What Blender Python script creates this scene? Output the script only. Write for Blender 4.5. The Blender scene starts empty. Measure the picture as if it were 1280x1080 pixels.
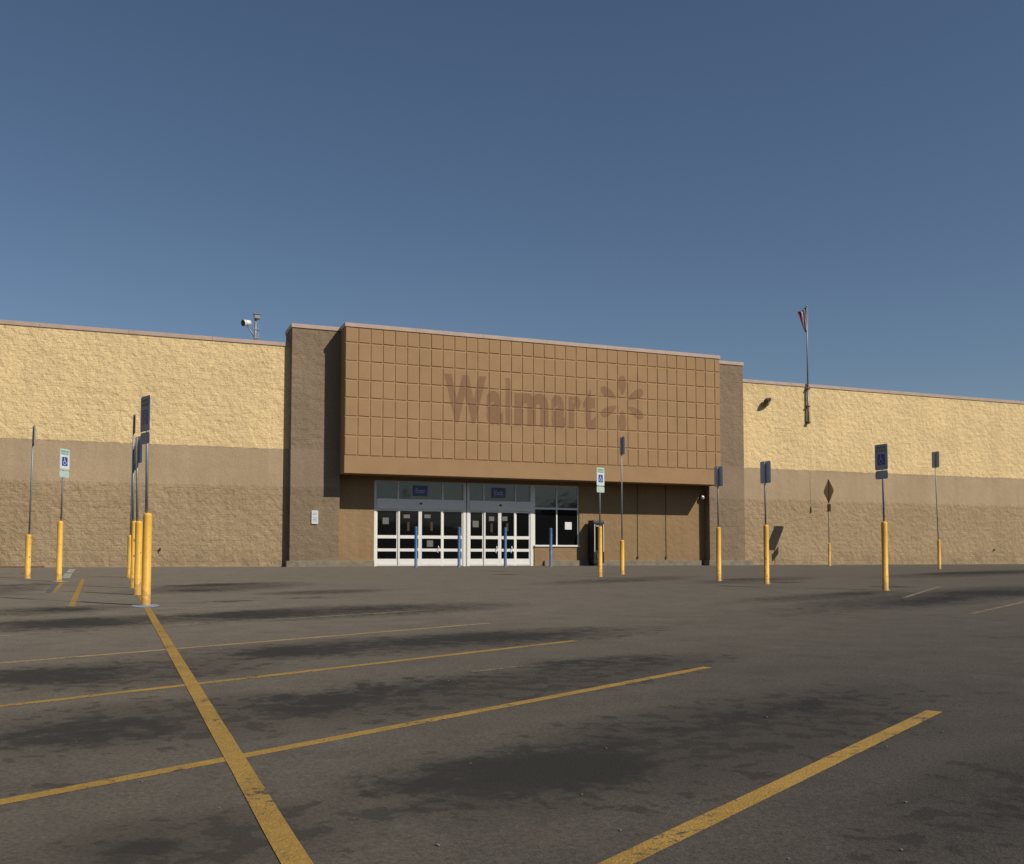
import bpy, bmesh, math, random
from mathutils import Vector, Matrix, noise
random.seed(7)
S = bpy.context.scene
COL = S.collection

# ------------------------------------------------------------------ camera
W0, H0 = 1280.0, 1080.0
FPX = 1243.0; HOR = 697.0; VPX = 3727.0; CAMH = 0.90
tp = 4.6e-5 * FPX
PIT = math.atan(tp); PPY = HOR - FPX * tp
ANG = math.atan((VPX - 640) / (FPX / math.cos(PIT)))
rt = Vector((math.sin(ANG), -math.cos(ANG), 0))
fwd = Vector((math.cos(ANG) * math.cos(PIT), math.sin(ANG) * math.cos(PIT), math.sin(PIT)))
up = rt.cross(fwd)
def ray(x, y): return fwd * FPX + rt * (x - 640) - up * (y - PPY)
_r = ray(640 - (FPX / math.cos(PIT)) ** 2 / (VPX - 640), HOR - .005 * (VPX - (640 - (FPX / math.cos(PIT)) ** 2 / (VPX - 640))))
SL = _r.z / _r.y                      # rise of the car park towards the store
_r = ray(0, 709.6); _k = -_r.z / _r.y
YW = CAMH / (_k + SL)                 # plane of the long store wall
ZC = _k * YW                          # eye height above the foot of that wall
def on_y(x, y, Y):
    r = ray(x, y); t = Y / r.y
    return Vector((r.x * t, Y, ZC + r.z * t))
def gnd(x, y):
    r = ray(x, y); t = (-SL * YW - ZC) / (r.z - SL * r.y)
    return Vector((r.x * t, r.y * t, ZC + r.z * t))
def gz(Y): return SL * (min(Y, YW) - YW)
def proj(P):
    d = Vector(P) - Vector((0, 0, ZC)); w = d.dot(fwd)
    return 640 + FPX * d.dot(rt) / w, PPY - FPX * d.dot(up) / w
def rise(g, y):
    """height above ground point g seen at row y"""
    lo, hi = 0., 8.
    for _ in range(40):
        m = (lo + hi) / 2
        if proj(g + Vector((0, 0, m)))[1] > y: lo = m
        else: hi = m
    return lo
cd = bpy.data.cameras.new('camera'); cam = bpy.data.objects.new('camera', cd); COL.objects.link(cam)
cd.sensor_width = 36; cd.sensor_fit = 'HORIZONTAL'; cd.lens = 36 * FPX / W0
cd.shift_y = (PPY - H0 / 2) / W0; cd.clip_start = .05; cd.clip_end = 3000
M3 = Matrix((rt, up, -fwd)).transposed()
cam.matrix_world = Matrix.Translation((0, 0, ZC)) @ M3.to_4x4()
S.camera = cam

# ------------------------------------------------------------------ sky and sun
SA, SB = .70, 1.02                    # sun: shadows travel (-SA, 1, -SB)
sdir = Vector((-SA, 1, -SB)).normalized()
w = bpy.data.worlds.new('World'); S.world = w; w.use_nodes = True
nt = w.node_tree; nt.nodes.clear()
sk = nt.nodes.new('ShaderNodeTexSky'); sk.sky_type = 'NISHITA'; sk.sun_disc = False
sk.sun_elevation = math.asin(-sdir.z); sk.sun_rotation = math.atan2(-sdir.x, -sdir.y)
sk.air_density = 1.0; sk.dust_density = .55; sk.ozone_density = 2.6; sk.altitude = 300
bg = nt.nodes.new('ShaderNodeBackground'); bg.inputs[1].default_value = .064
ow = nt.nodes.new('ShaderNodeOutputWorld')
nt.links.new(sk.outputs[0], bg.inputs[0]); nt.links.new(bg.outputs[0], ow.inputs[0])
ld = bpy.data.lights.new('sun', 'SUN'); ld.energy = 4.2; ld.angle = math.radians(.5); ld.color = (1, .93, .82)
sun = bpy.data.objects.new('sun', ld); COL.objects.link(sun)
sun.rotation_euler = sdir.to_track_quat('-Z', 'Y').to_euler()
S.view_settings.view_transform = 'Standard'; S.view_settings.look = 'None'
S.view_settings.exposure = 0.0; S.view_settings.gamma = 1

# ------------------------------------------------------------------ materials
def srgb(r, g, b): return tuple(((c / 255) / 12.92 if c / 255 <= .04045 else ((c / 255 + .055) / 1.055) ** 2.4) for c in (r, g, b)) + (1,)
class NT:
    def __init__(s, name):
        s.m = bpy.data.materials.new(name); s.m.use_nodes = True
        s.t = s.m.node_tree; s.p = s.t.nodes['Principled BSDF']; s.o = s.t.nodes['Material Output']
        s.pos = s.n('ShaderNodeNewGeometry').outputs['Position']
    def n(s, typ, **kw):
        x = s.t.nodes.new(typ)
        for k, v in kw.items(): setattr(x, k, v)
        return x
    def lk(s, a, b): s.t.links.new(a, b)
    def put(s, sock, v):
        if hasattr(v, 'links') or hasattr(v, 'is_linked'): s.lk(v, sock)
        else: sock.default_value = v
    def math(s, op, a, b=0., c=None, clamp=False):
        x = s.n('ShaderNodeMath', operation=op, use_clamp=clamp)
        s.put(x.inputs[0], a); s.put(x.inputs[1], b)
        if c is not None: s.put(x.inputs[2], c)
        return x.outputs[0]
    def noise(s, scale, detail=4, rough=.55, dist=0., vec=None):
        x = s.n('ShaderNodeTexNoise'); s.lk(vec or s.pos, x.inputs['Vector'])
        x.inputs['Scale'].default_value = scale; x.inputs['Detail'].default_value = detail
        x.inputs['Roughness'].default_value = rough; x.inputs['Distortion'].default_value = dist
        return x.outputs[0]
    def vor(s, scale, feature='F1', vec=None, out='Distance'):
        x = s.n('ShaderNodeTexVoronoi', feature=feature); s.lk(vec or s.pos, x.inputs['Vector'])
        x.inputs['Scale'].default_value = scale
        return x.outputs[out]
    def ramp(s, v, stops):
        x = s.n('ShaderNodeValToRGB'); s.put(x.inputs[0], v)
        e = x.color_ramp.elements
        for i, (p, c) in enumerate(stops):
            el = e[i] if i < 2 else e.new(p)
            el.position = p; el.color = c if isinstance(c, tuple) else (c, c, c, 1)
        return x.outputs[0]
    def sm(s, v, a, b):
        x = s.n('ShaderNodeMapRange', interpolation_type='SMOOTHSTEP'); s.put(x.inputs[0], v)
        x.inputs[1].default_value = a; x.inputs[2].default_value = b
        return x.outputs[0]
    def mix(s, f, a, b, mode='MIX'):
        x = s.n('ShaderNodeMix', data_type='RGBA', blend_type=mode)
        s.put(x.inputs[0], f); s.put(x.inputs[6], a); s.put(x.inputs[7], b)
        return x.outputs[2]
    def scl(s, v):
        x = s.n('ShaderNodeVectorMath', operation='MULTIPLY'); s.lk(s.pos, x.inputs[0]); x.inputs[1].default_value = v
        return x.outputs[0]
    def bump(s, h, strength=1., dist=.01, normal=None):
        x = s.n('ShaderNodeBump'); s.put(x.inputs['Strength'], strength); x.inputs['Distance'].default_value = dist
        s.put(x.inputs['Height'], h)
        if normal: s.lk(normal, x.inputs['Normal'])
        s.lk(x.outputs[0], s.p.inputs['Normal']); return x.outputs[0]
    def col(s, c): s.put(s.p.inputs['Base Color'], c)
    def rough(s, r, spec=.5, metal=0.):
        s.put(s.p.inputs['Roughness'], r); s.put(s.p.inputs['Specular IOR Level'], spec); s.p.inputs['Metallic'].default_value = metal

def c4(r, g, b): return (r, g, b, 1)
ZB = 4.447 * CAMH / .85               # top of brown paint
ZS = 3.02 * CAMH / .85                # foot of the smooth band
def mat_block(name, upper, band, lower, rel=1.0, lump=4.2, dark=.80, dirt=.15):
    m = NT(name)
    sep = m.n('ShaderNodeSeparateXYZ'); m.lk(m.pos, sep.inputs[0]); z = sep.outputs[2]
    wob = m.math('MULTIPLY', m.math('SUBTRACT', m.noise(6, 3), .5), .10)
    zz = m.math('ADD', z, wob)
    isband = m.math('MULTIPLY', m.sm(zz, ZS - .04, ZS + .04), m.math('SUBTRACT', 1., m.sm(zz, ZB - .02, ZB + .02)))
    up_ = m.sm(zz, ZB - .015, ZB + .015)
    c = m.mix(isband, lower, band); c = m.mix(up_, c, upper)
    big = m.noise(.5, 4, .6)
    c = m.mix(1., c, m.ramp(big, [(.3, .90), (.7, 1.06)]), 'MULTIPLY')
    vst = m.noise(1., 4, .6, vec=m.scl((2.2, 2.2, .18)))
    c = m.mix(dirt * 2, c, m.ramp(vst, [(.35, .80), (.62, 1.04)]), 'MULTIPLY')
    sp = m.noise(lump * 5, 3, .6)
    c = m.mix(1., c, m.ramp(sp, [(.32, dark), (.50, 1.0), (.75, 1.05)]), 'MULTIPLY')
    # foot dirt with a shape of its own (splash stain)
    foot = m.math('MULTIPLY', m.math('SUBTRACT', 1., m.sm(z, .1, .9)), m.sm(m.noise(1.6, 4, .6), .35, .65))
    c = m.mix(m.math('MULTIPLY', foot, .35), c, c4(.16, .125, .085))
    m.col(c); m.rough(.93, .12)
    v = m.scl((1.05, 1.05, .95))
    h1 = m.noise(lump * .9, 5, .52, .25, vec=v)
    h2 = m.vor(lump * 1.1, 'SMOOTH_F1', vec=v)
    h3 = m.noise(lump * 4.5, 4, .6)
    crs = m.math('PINGPONG', z, .1016); crs = m.sm(crs, .0, .012)
    h = m.math('ADD', m.math('ADD', m.math('MULTIPLY', h1, 1.5), m.math('MULTIPLY', h2, .10)), m.math('MULTIPLY', m.sm(h3, .30, .48), .16))
    h = m.math('ADD', h, m.math('MULTIPLY', crs, .11))
    bsoft = m.math('MULTIPLY', m.sm(zz, ZS - .15, ZS + .15), m.math('SUBTRACT', 1., m.sm(zz, ZB - .16, ZB + .16)))
    fl = m.math('SUBTRACT', 1., m.math('MULTIPLY', bsoft, .80))
    h = m.math('SUBTRACT', h, .9)
    h = m.math('MULTIPLY', h, fl)
    m.bump(h, 1., .055 * rel)
    return m.m
YELLOW = c4(.765, .57, .295); BAND = c4(.43, .318, .20); LOWER = c4(.39, .285, .168)
M = {}
M['wall'] = mat_block('painted_split_block', YELLOW, BAND, LOWER, 1.0, 4.4)
M['pier'] = mat_block('brown_split_block', c4(.262, .193, .128), c4(.28, .207, .14), c4(.255, .186, .120), .8, 3.0)
M['recess'] = mat_block('recess_block', c4(.31, .205, .107), c4(.31, .205, .107), c4(.31, .205, .107), .4, 5, .92)

def mat_plain(name, c, rough=.6, spec=.4, metal=0., var=.12, vs=6., bump=0., bs=30., bd=.004):
    m = NT(name)
    n_ = m.noise(vs, 4, .6)
    m.col(m.mix(1., c4(*c[:3]), m.ramp(n_, [(.3, 1 - var), (.7, 1 + var * .6)]), 'MULTIPLY'))
    m.rough(m.math('ADD', rough, m.math('MULTIPLY', m.math('SUBTRACT', m.noise(vs * 3, 3), .5), .2)), spec, metal)
    if bump: m.bump(m.noise(bs, 4, .6), bump, bd)
    return m.m
def mat_paint(name, c, chip, amt=.5, scale=9, rough=.5):
    m = NT(name)
    n_ = m.math('ADD', m.noise(scale, 5, .65), m.math('MULTIPLY', m.noise(scale * 6, 3), .12))
    f = m.sm(n_, .70 - amt * .1, .72 - amt * .1)
    c_ = m.mix(1., c4(*c[:3]), m.ramp(m.noise(2.5, 4, .6), [(.3, .82), (.7, 1.06)]), 'MULTIPLY')
    tc = m.n('ShaderNodeTexCoord'); sp = m.n('ShaderNodeSeparateXYZ'); m.lk(tc.outputs['Object'], sp.inputs[0])
    low = m.math('SUBTRACT', 1., m.sm(sp.outputs[2], .02, .45))
    gr = m.math('MULTIPLY', m.sm(m.math('ADD', m.noise(14, 5, .7), m.math('MULTIPLY', low, .22)), .56, .74), .55)
    c_ = m.mix(gr, c_, c4(.19, .13, .07))
    st2 = m.noise(1., 5, .7, vec=m.scl((40, 40, 1.5)))
    c_ = m.mix(m.math('MULTIPLY', m.sm(st2, .56, .7), .25), c_, c4(.30, .20, .10))
    m.col(m.mix(f, c_, c4(*chip[:3]))); m.rough(rough, .35); m.bump(m.noise(60, 3), .25, .002)
    return m.m
M['stucco'] = mat_plain('tan_stucco', (.355, .220, .114), .9, .15, var=.07, vs=1.3, bump=.5, bs=45, bd=.006)
M['stucco_side'] = M['stucco']
M['coping'] = mat_plain('pinkish_metal_coping', (.46, .33, .255), .5, .4, var=.12, vs=2)
M['concrete'] = mat_plain('pale_concrete', (.24, .205, .15), .95, .1, var=.28, vs=3.5, bump=.6, bs=25)
M['roof'] = mat_plain('roof_membrane', (.35, .34, .32), .9, .1)
M['white_alu'] = mat_plain('white_aluminium', (.78, .76, .70), .42, .5, var=.05, vs=5)
M['glass'] = None
g = NT('dark_glass'); g.col(c4(.005, .0055, .0055)); g.rough(.05, .28)
g.bump(g.noise(1.1, 2, .4), .25, .02); M['glass'] = g.m
g = NT('grey_transom_glass'); g.col(g.mix(g.noise(3, 4), c4(.030, .036, .034), c4(.055, .065, .062))); g.rough(.06, .8)  # transoms get a paler, mottled grey base than the lower panes
g.bump(g.noise(1.4, 2, .4), .3, .02); M['transom'] = g.m
M['paper'] = mat_plain('notice_paper', (.75, .75, .72), .8, .2, var=.05)
M['paper_dim'] = mat_plain('faded_notice', (.17, .17, .16), .8, .2, var=.2, vs=20)
M['sticker'] = mat_plain('door_sticker', (.075, .05, .022), .7, .2, var=.4, vs=40)
M['blue_sign'] = mat_plain('blue_acrylic', (.07, .09, .22), .4, .5, var=.1)
M['blue_letter'] = mat_plain('pale_blue_lettering', (.42, .48, .72), .5, .4)
M['yellow_paint'] = mat_paint('yellow_bollard_paint', (.80, .44, .06), (.20, .11, .04), .1, 5)
M['blue_paint'] = mat_paint('blue_bollard_paint', (.055, .135, .32), (.2, .24, .3), .3, 9)
M['galv'] = mat_plain('galvanised_post', (.27, .28, .27), .5, .5, .3, var=.15, vs=14)
M['sign_back'] = mat_plain('aluminium_sign_back', (.48, .50, .54), .5, .5, .1, var=.12, vs=8)
M['brown_back'] = mat_plain('weathered_sign_back', (.33, .25, .175), .6, .3, .1, var=.2, vs=10)
M['sign_white'] = mat_plain('white_sign_sheet', (.62, .65, .64), .35, .5, var=.05)
M['sign_dim'] = mat_plain('grey_sign_sheet', (.36, .37, .39), .5, .3, var=.12)  # darker grey than the white sheet
M['sign_faded'] = mat_plain('pale_green_sign_sheet', (.42, .56, .48), .4, .4, var=.1)
M['sign_green'] = mat_plain('green_lettering', (.05, .22, .10), .5, .4)
M['sign_blue'] = mat_plain('blue_symbol', (.02, .05, .30), .4, .4, var=.08)
M['sign_red'] = mat_plain('faded_red_sheeting', (.35, .05, .035), .5, .4)
M['black'] = mat_plain('black_cabinet', (.022, .02, .019), .55, .35, var=.3)
M['dark_metal'] = mat_plain('dark_bronze_metal', (.06, .052, .045), .5, .5, .2, var=.3)
M['lamp_glass'] = mat_plain('lamp_lens', (.5, .48, .42), .15, .7)
M['lamp_white'] = mat_plain('white_lamp_housing', (.75, .75, .74), .35, .5)
M['conduit'] = mat_plain('brown_conduit', (.12, .08, .05), .6, .3)
M['flag_red'] = mat_plain('flag_red_cloth', (.28, .03, .04), .9, .1, var=.3, vs=30)
M['flag_white'] = mat_plain('flag_white_cloth', (.55, .52, .52), .9, .1)
M['flag_blue'] = mat_plain('flag_blue_cloth', (.03, .04, .14), .9, .1)
M['rope'] = mat_plain('halyard_rope', (.35, .31, .24), .9, .1)
M['tan_spot'] = mat_plain('paler_patch', (.22, .165, .10), .95, .1)
M['stone'] = mat_plain('gravel_bits', (.15, .14, .125), .9, .2, var=.3, vs=80)
M['red_kerb'] = mat_paint('red_kerb_paint', (.16, .04, .03), (.13, .11, .09), 1.1, 4)
M['unseen_ridge'] = mat_plain('unseen_dark_ridge', (.035, .045, .022), .95, .1, var=.4, vs=.2)  # dark surface of the added ridge that only the glass mirrors

# asphalt: base, broad blotches, aggregate, oil stains and corner vignette from the 'stain' attribute
def asphalt_color(m, stain=True):
    big = m.noise(.35, 5, .6); mid = m.noise(2.2, 5, .65, .3); fine = m.noise(55, 3, .7); agg = m.vor(110)
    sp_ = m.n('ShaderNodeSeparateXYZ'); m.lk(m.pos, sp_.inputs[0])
    depth_shading = m.sm(m.math('ADD', sp_.outputs[1], m.math('MULTIPLY', m.noise(.25, 3), 8)), 3, 19)  # vignette and grazing-view brightness painted in by depth: darker near, paler far
    c = m.mix(depth_shading, m.mix(big, c4(.054, .047, .039), c4(.068, .059, .049)), m.mix(big, c4(.106, .090, .070), c4(.126, .108, .085)))
    c = m.mix(1., c, m.ramp(mid, [(.30, .84), (.5, 1.0), (.72, 1.10)]), 'MULTIPLY')
    c = m.mix(1., c, m.ramp(fine, [(.25, .62), (.5, 1.0), (.78, 1.45)]), 'MULTIPLY')
    c = m.mix(m.math('MULTIPLY', m.sm(agg, .22, .10), .5), c, c4(.17, .155, .13))
    red = m.noise(.9, 4, .6)
    c = m.mix(m.math('MULTIPLY', m.sm(red, .55, .75), .35), c, c4(.105, .075, .055))
    # tar-dark speckles and pale dry blotches
    c = m.mix(m.math('MULTIPLY', m.sm(m.noise(7, 4, .6), .66, .72), .35), c, c4(.035, .031, .027))
    c = m.mix(m.math('MULTIPLY', m.sm(m.noise(1.3, 5, .7, .6), .58, .70), .25), c, c4(.15, .14, .12))
    if stain:
        a = m.n('ShaderNodeAttribute', attribute_name='stain').outputs['Fac']
        hh = m.n('ShaderNodeAttribute', attribute_name='halo').outputs['Fac']
        film = m.math('ADD', hh, m.math('MULTIPLY', m.math('SUBTRACT', m.noise(1.1, 6, .7, .4), .5), 1.1))
        film = m.math('MULTIPLY', m.sm(film, .0, .95), m.sm(hh, .0, .35))
        c = m.mix(m.math('MULTIPLY', film, .58), c, c4(.034, .029, .023))
        fk = m.math('ADD', m.noise(6.5, 4, .62, .3), m.math('MULTIPLY', hh, .16))
        c = m.mix(m.math('MULTIPLY', m.math('MULTIPLY', m.sm(fk, .62, .68), m.sm(hh, .0, .3)), .6), c, c4(.026, .023, .019))
        v = m.scl((1.0, 1.0, 1.0))
        t = m.math('ADD', a, m.math('MULTIPLY', m.math('SUBTRACT', m.math('ADD', m.math('MULTIPLY', m.noise(1.7, 7, .72, .5), .55), m.math('MULTIPLY', m.noise(7., 5, .72, .5), .45)), .5), 3.6))
        t = m.math('ADD', m.math('MULTIPLY', m.sm(t, .38, .80), .66), m.math('MULTIPLY', m.sm(t, .0, 1.1), .4))
        t = m.math('MULTIPLY', t, m.sm(a, .0, .22))
        c = m.mix(m.math('MULTIPLY', t, .93), c, c4(.024, .022, .019))
    return c, fine, agg
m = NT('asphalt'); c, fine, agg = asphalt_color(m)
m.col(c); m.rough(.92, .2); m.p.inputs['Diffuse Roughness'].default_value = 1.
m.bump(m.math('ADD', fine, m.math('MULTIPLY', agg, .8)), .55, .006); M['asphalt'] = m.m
def mat_line(name, col, wear):
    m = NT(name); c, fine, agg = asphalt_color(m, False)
    n_ = m.math('ADD', m.math('MULTIPLY', m.noise(26, 4, .7), .6), m.math('MULTIPLY', m.noise(3.2, 4, .6), .4))
    f = m.math('SUBTRACT', 1., m.sm(n_, wear - .05, wear + .05))
    pc = m.mix(1., c4(*col), m.ramp(m.noise(5, 4), [(.3, .80), (.7, 1.08)]), 'MULTIPLY')
    pc = m.mix(1., pc, m.ramp(fine, [(.25, .75), (.5, 1.0), (.78, 1.2)]), 'MULTIPLY')
    m.col(m.mix(f, c, pc)); m.rough(.8, .25); m.bump(m.math('ADD', fine, agg), .5, .005)
    return m.m
M['line'] = mat_line('worn_yellow_line', (.335, .205, .048), .585)
M['line_old'] = mat_line('faded_yellow_line', (.34, .24, .10), .57)
M['line_ghost'] = mat_line('ghost_yellow_line', (.27, .21, .12), .50)
M['line_white'] = mat_line('worn_white_paint', (.42, .42, .40), .53)
M['line_blue'] = mat_line('worn_blue_paint', (.07, .12, .22), .48)
M['line_pale'] = mat_line('worn_pale_blue_paint', (.26, .33, .42), .56)

# ghost lettering: a paint-thin sheet of darker, redder stucco colour
m = NT('ghost_lettering')
m.col(c4(.215, .098, .072)); m.rough(.9, .1)
tr = m.n('ShaderNodeBsdfTransparent'); mx = m.n('ShaderNodeMixShader')
m.lk(m.math('MULTIPLY', m.math('ADD', m.math('MULTIPLY', m.noise(2.2, 4, .6), .5), .42), .36), mx.inputs[0]); m.lk(tr.outputs[0], mx.inputs[1]); m.lk(m.p.outputs[0], mx.inputs[2])
m.lk(mx.outputs[0], m.o.inputs['Surface']); M['ghost'] = m.m

# ------------------------------------------------------------------ mesh helpers
def obj(name, bm, mats, parent=None, loc=None, smooth=False):
    me = bpy.data.meshes.new(name); bm.normal_update(); bm.to_mesh(me); bm.free()
    for x in (mats if isinstance(mats, (list, tuple)) else [mats]): me.materials.append(M[x] if isinstance(x, str) else x)
    if smooth:
        for p in me.polygons: p.use_smooth = True
    o = bpy.data.objects.new(name, me); COL.objects.link(o)
    if parent: o.parent = parent
    if loc is not None: o.location = loc
    return o
def thing(name, label, cat, loc=(0, 0, 0), group=None):
    o = bpy.data.objects.new(name, None); COL.objects.link(o); o.location = loc; o.empty_display_size = .3
    tag(o, label, cat, group); return o
def tag(o, label, cat, group=None):
    o['label'] = label; o['category'] = cat
    if group: o['group'] = group
    return o
def box(bm, x0, x1, y0, y1, z0, z1, bev=0., mi=0):
    v = [bm.verts.new(p) for p in ((x0, y0, z0), (x1, y0, z0), (x1, y1, z0), (x0, y1, z0), (x0, y0, z1), (x1, y0, z1), (x1, y1, z1), (x0, y1, z1))]
    fs = [bm.faces.new([v[i] for i in q]) for q in ((0, 3, 2, 1), (4, 5, 6, 7), (0, 1, 5, 4), (1, 2, 6, 5), (2, 3, 7, 6), (3, 0, 4, 7))]
    for f in fs: f.material_index = mi
    if bev:
        es = list({e for f in fs for e in f.edges})
        bmesh.ops.bevel(bm, geom=es, offset=bev, segments=2, affect='EDGES', profile=.5)
def tube(bm, p0, p1, r0, r1=None, n=20, cap=True):
    r1 = r0 if r1 is None else r1; p0 = Vector(p0); p1 = Vector(p1); d = (p1 - p0).normalized()
    a = d.orthogonal().normalized(); b = d.cross(a)
    A = [bm.verts.new(p0 + (a * math.cos(t) + b * math.sin(t)) * r0) for t in [2 * math.pi * i / n for i in range(n)]]
    B = [bm.verts.new(p1 + (a * math.cos(t) + b * math.sin(t)) * r1) for t in [2 * math.pi * i / n for i in range(n)]]
    for i in range(n): bm.faces.new((A[i], A[(i + 1) % n], B[(i + 1) % n], B[i])).smooth = True
    if cap: bm.faces.new(A[::-1]); bm.faces.new(B)
def lathe(bm, prof, n=24, c=(0, 0, 0)):
    rings = []
    for r, z in prof:
        rings.append([bm.verts.new((c[0] + r * math.cos(2 * math.pi * i / n), c[1] + r * math.sin(2 * math.pi * i / n), c[2] + z)) for i in range(n)])
    for a, b in zip(rings, rings[1:]):
        for i in range(n): bm.faces.new((a[i], a[(i + 1) % n], b[(i + 1) % n], b[i])).smooth = True
    bm.faces.new(rings[0][::-1]); bm.faces.new(rings[-1])
def prism(bm, pts, fn, t0, t1):
    """pts: outline (u,v); fn(u,v,t)->Vector"""
    a = [bm.verts.new(fn(u, v, t0)) for u, v in pts]; b = [bm.verts.new(fn(u, v, t1)) for u, v in pts]
    n = len(pts); bm.faces.new(a[::-1]); bm.faces.new(b)
    for i in range(n): bm.faces.new((a[i], a[(i + 1) % n], b[(i + 1) % n], b[i]))
def rrect(w_, h_, r, cx=0., cz=0., n=4):
    out = []
    for sx, sz, a0 in ((1, 1, 0), (-1, 1, 90), (-1, -1, 180), (1, -1, 270)):
        for k in range(n + 1):
            a = math.radians(a0 + 90 * k / n)
            out.append((cx + sx * (w_ / 2 - r) + r * math.cos(a), cz + sz * (h_ / 2 - r) + r * math.sin(a)))
    return out
def ngon(r, n, rot=0., cx=0., cz=0.): return [(cx + r * math.cos(rot + 2 * math.pi * i / n), cz + r * math.sin(rot + 2 * math.pi * i / n)) for i in range(n)]
def text_mesh(txt, bold=0.):
    """(verts, faces) of a word in the built-in font, unit em"""
    cu = bpy.data.curves.new('t', 'FONT'); cu.body = txt; cu.size = 1; cu.offset = bold; cu.resolution_u = 4
    o = bpy.data.objects.new('t', cu); COL.objects.link(o)
    dg = bpy.context.evaluated_depsgraph_get(); me = o.evaluated_get(dg).to_mesh()
    V = [v.co.copy() for v in me.vertices]; F = [tuple(p.vertices) for p in me.polygons]
    o.evaluated_get(dg).to_mesh_clear(); bpy.data.objects.remove(o); bpy.data.curves.remove(cu)
    return V, F
def put_text(bm, txt, fn, x0, x1, z0, z1, bold=0., fit=True, ref=None):
    V, F = text_mesh(txt, bold)
    if not V: return
    ax, bx = min(v.x for v in V), max(v.x for v in V)
    az, bz = ref if ref else (min(v.y for v in V), max(v.y for v in V))
    vs = [bm.verts.new(fn(x0 + (v.x - ax) / (bx - ax) * (x1 - x0), z0 + (v.y - az) / (bz - az) * (z1 - z0))) for v in V]
    for f in F:
        try: bm.faces.new([vs[i] for i in f])
        except ValueError: pass

# ------------------------------------------------------------------ planes of the store front
K = CAMH / .85
q_ = .33 * K; p_ = .862 * K
YP = YW - q_; YB = YP - p_; YR = YP + .42 * K; YD = YR + .10 * K
ZT = 8.53 * K; ZBT = 9.22 * K; ZBB = 3.515 * K
XB0 = on_y(431.2, 500, YB).x; XB1 = on_y(900, 520, YB).x
XP0 = on_y(363.4, 560, YP).x; XP1 = on_y(424.4, 640, YP).x
XQ0 = on_y(887.0, 650, YP).x; XQ1 = on_y(930.4, 600, YP).x
print('planes', YW, YP, YB, YR, 'box', XB0, XB1, 'piers', XP0, XP1, XQ0, XQ1, 'zc', ZC, 'slope', SL)
G0 = -.6                              # walls run below grade

# ------------------------------------------------------------------ ground
HALOS_AND_VIGNETTE = [(470, 1020, 1120, 862, 46, .9), (740, 935, 1090, 862, 22, .7), (260, 912, 880, 820, 17, .95), (-80, 940, 420, 872, 26, .9), (230, 822, 800, 786, 9, .95), (-80, 858, 330, 828, 13, .9),
    (40, 1085, 460, 1015, 34, .8), (180, 776, 620, 755, 6, 1.), (-80, 788, 260, 770, 6, 1.), (330, 743, 480, 737, 2, .9), (180, 742, 360, 728, 5, .8), (1000, 765, 1310, 732, 9, .9), (930, 753, 1130, 738, 4, .7),
    (1120, 722, 1310, 712, 3, .9), (1100, 1080, 1330, 930, 70, .6), (-60, 770, 160, 757, 4, .8), (-60, 750, 60, 728, 6, .6), (680, 731, 860, 720, 3, .6), (0, 1010, 120, 965, 20, .4), (880, 729, 1010, 721, 2.5, .7)]  # the widest entry, lower right, paints lens vignette into that corner
STAINS_AND_VIGNETTE = [
    (480, 1000, 830, 935, 34, 1.0), (560, 985, 760, 955, 30, .8), (830, 915, 1090, 866, 11, .62), (700, 945, 900, 905, 25, .42), (560, 1035, 600, 1028, 6, .8),
    (-30, 925, 240, 905, 15, .95), (60, 912, 230, 898, 8, .6), (-40, 852, 175, 838, 9, .9), (300, 886, 470, 872, 12, .95), (400, 870, 640, 845, 13, .75), (620, 842, 850, 818, 9, .6),
    (250, 824, 480, 806, 7, .85), (440, 806, 740, 790, 6, .85), (215, 773, 420, 763, 4.5, .95), (380, 766, 530, 757, 3, .7), (-20, 782, 190, 775, 4.5, 1.0),
    (20, 763, 130, 761, 2.2, .8), (190, 734, 320, 729, 1.7, .9), (200, 739, 290, 737, 1.5, .8), (225, 754, 330, 750, 1.6, .6), (350, 748, 430, 746, 1.5, .6), (-10, 733, 25, 730, 2.5, .8), (-20, 745, 60, 742, 2, .4),
    (60, 1070, 270, 1058, 22, .8), (130, 1048, 200, 1040, 6, .6), (295, 1030, 330, 1022, 9, .7),
    (1110, 757, 1215, 744, 4.5, .9), (1180, 745, 1290, 738, 4.5, .95), (1020, 746, 1110, 738, 2.6, .7), (945, 751, 990, 747, 2, .55), (1150, 718, 1290, 714, 1.4, .9), (1095, 734, 1140, 733, 1.6, .7),
    (905, 725, 945, 723, 1.4, .7), (962, 729, 1000, 727, 1.4, .7), (690, 728, 800, 725, 1.6, .45), (810, 722, 850, 721, 1.2, .4), (1230, 1040, 1330, 950, 40, .38), (1150, 880, 1260, 865, 10, .25), (1000, 985, 1060, 975, 9, .25), (1150, 1060, 1300, 1000, 20, .35), (640, 838, 670, 832, 3, .5),  # large lower-right entries paint the corner vignette, the others are oil
    (440, 1030, 520, 1015, 10, .35), (1230, 800, 1330, 790, 6, .3), (0, 990, 60, 980, 5, .3), (520, 930, 620, 915, 6, .25)]
st = []; ha = []
for dst, (x0, y0, x1, y1, th, s_) in [(st, q) for q in STAINS_AND_VIGNETTE] + [(ha, q) for q in HALOS_AND_VIGNETTE]:
    a, b = gnd(x0, y0), gnd(x1, y1); c_ = (a + b) / 2; xm, ym = (x0 + x1) / 2, (y0 + y1) / 2
    d = (b - a); L = math.hypot(d.x, d.y) / 2; d.z = 0; d.normalize()
    e = gnd(xm, ym - th) - gnd(xm, ym + th); e.z = 0
    wd = abs(e.x * -d.y + e.y * d.x) / 2
    dst.append((c_.x, c_.y, d.x, d.y, L * 1.35, max(wd, .10) * 1.75, s_ * 1.05))
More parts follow.
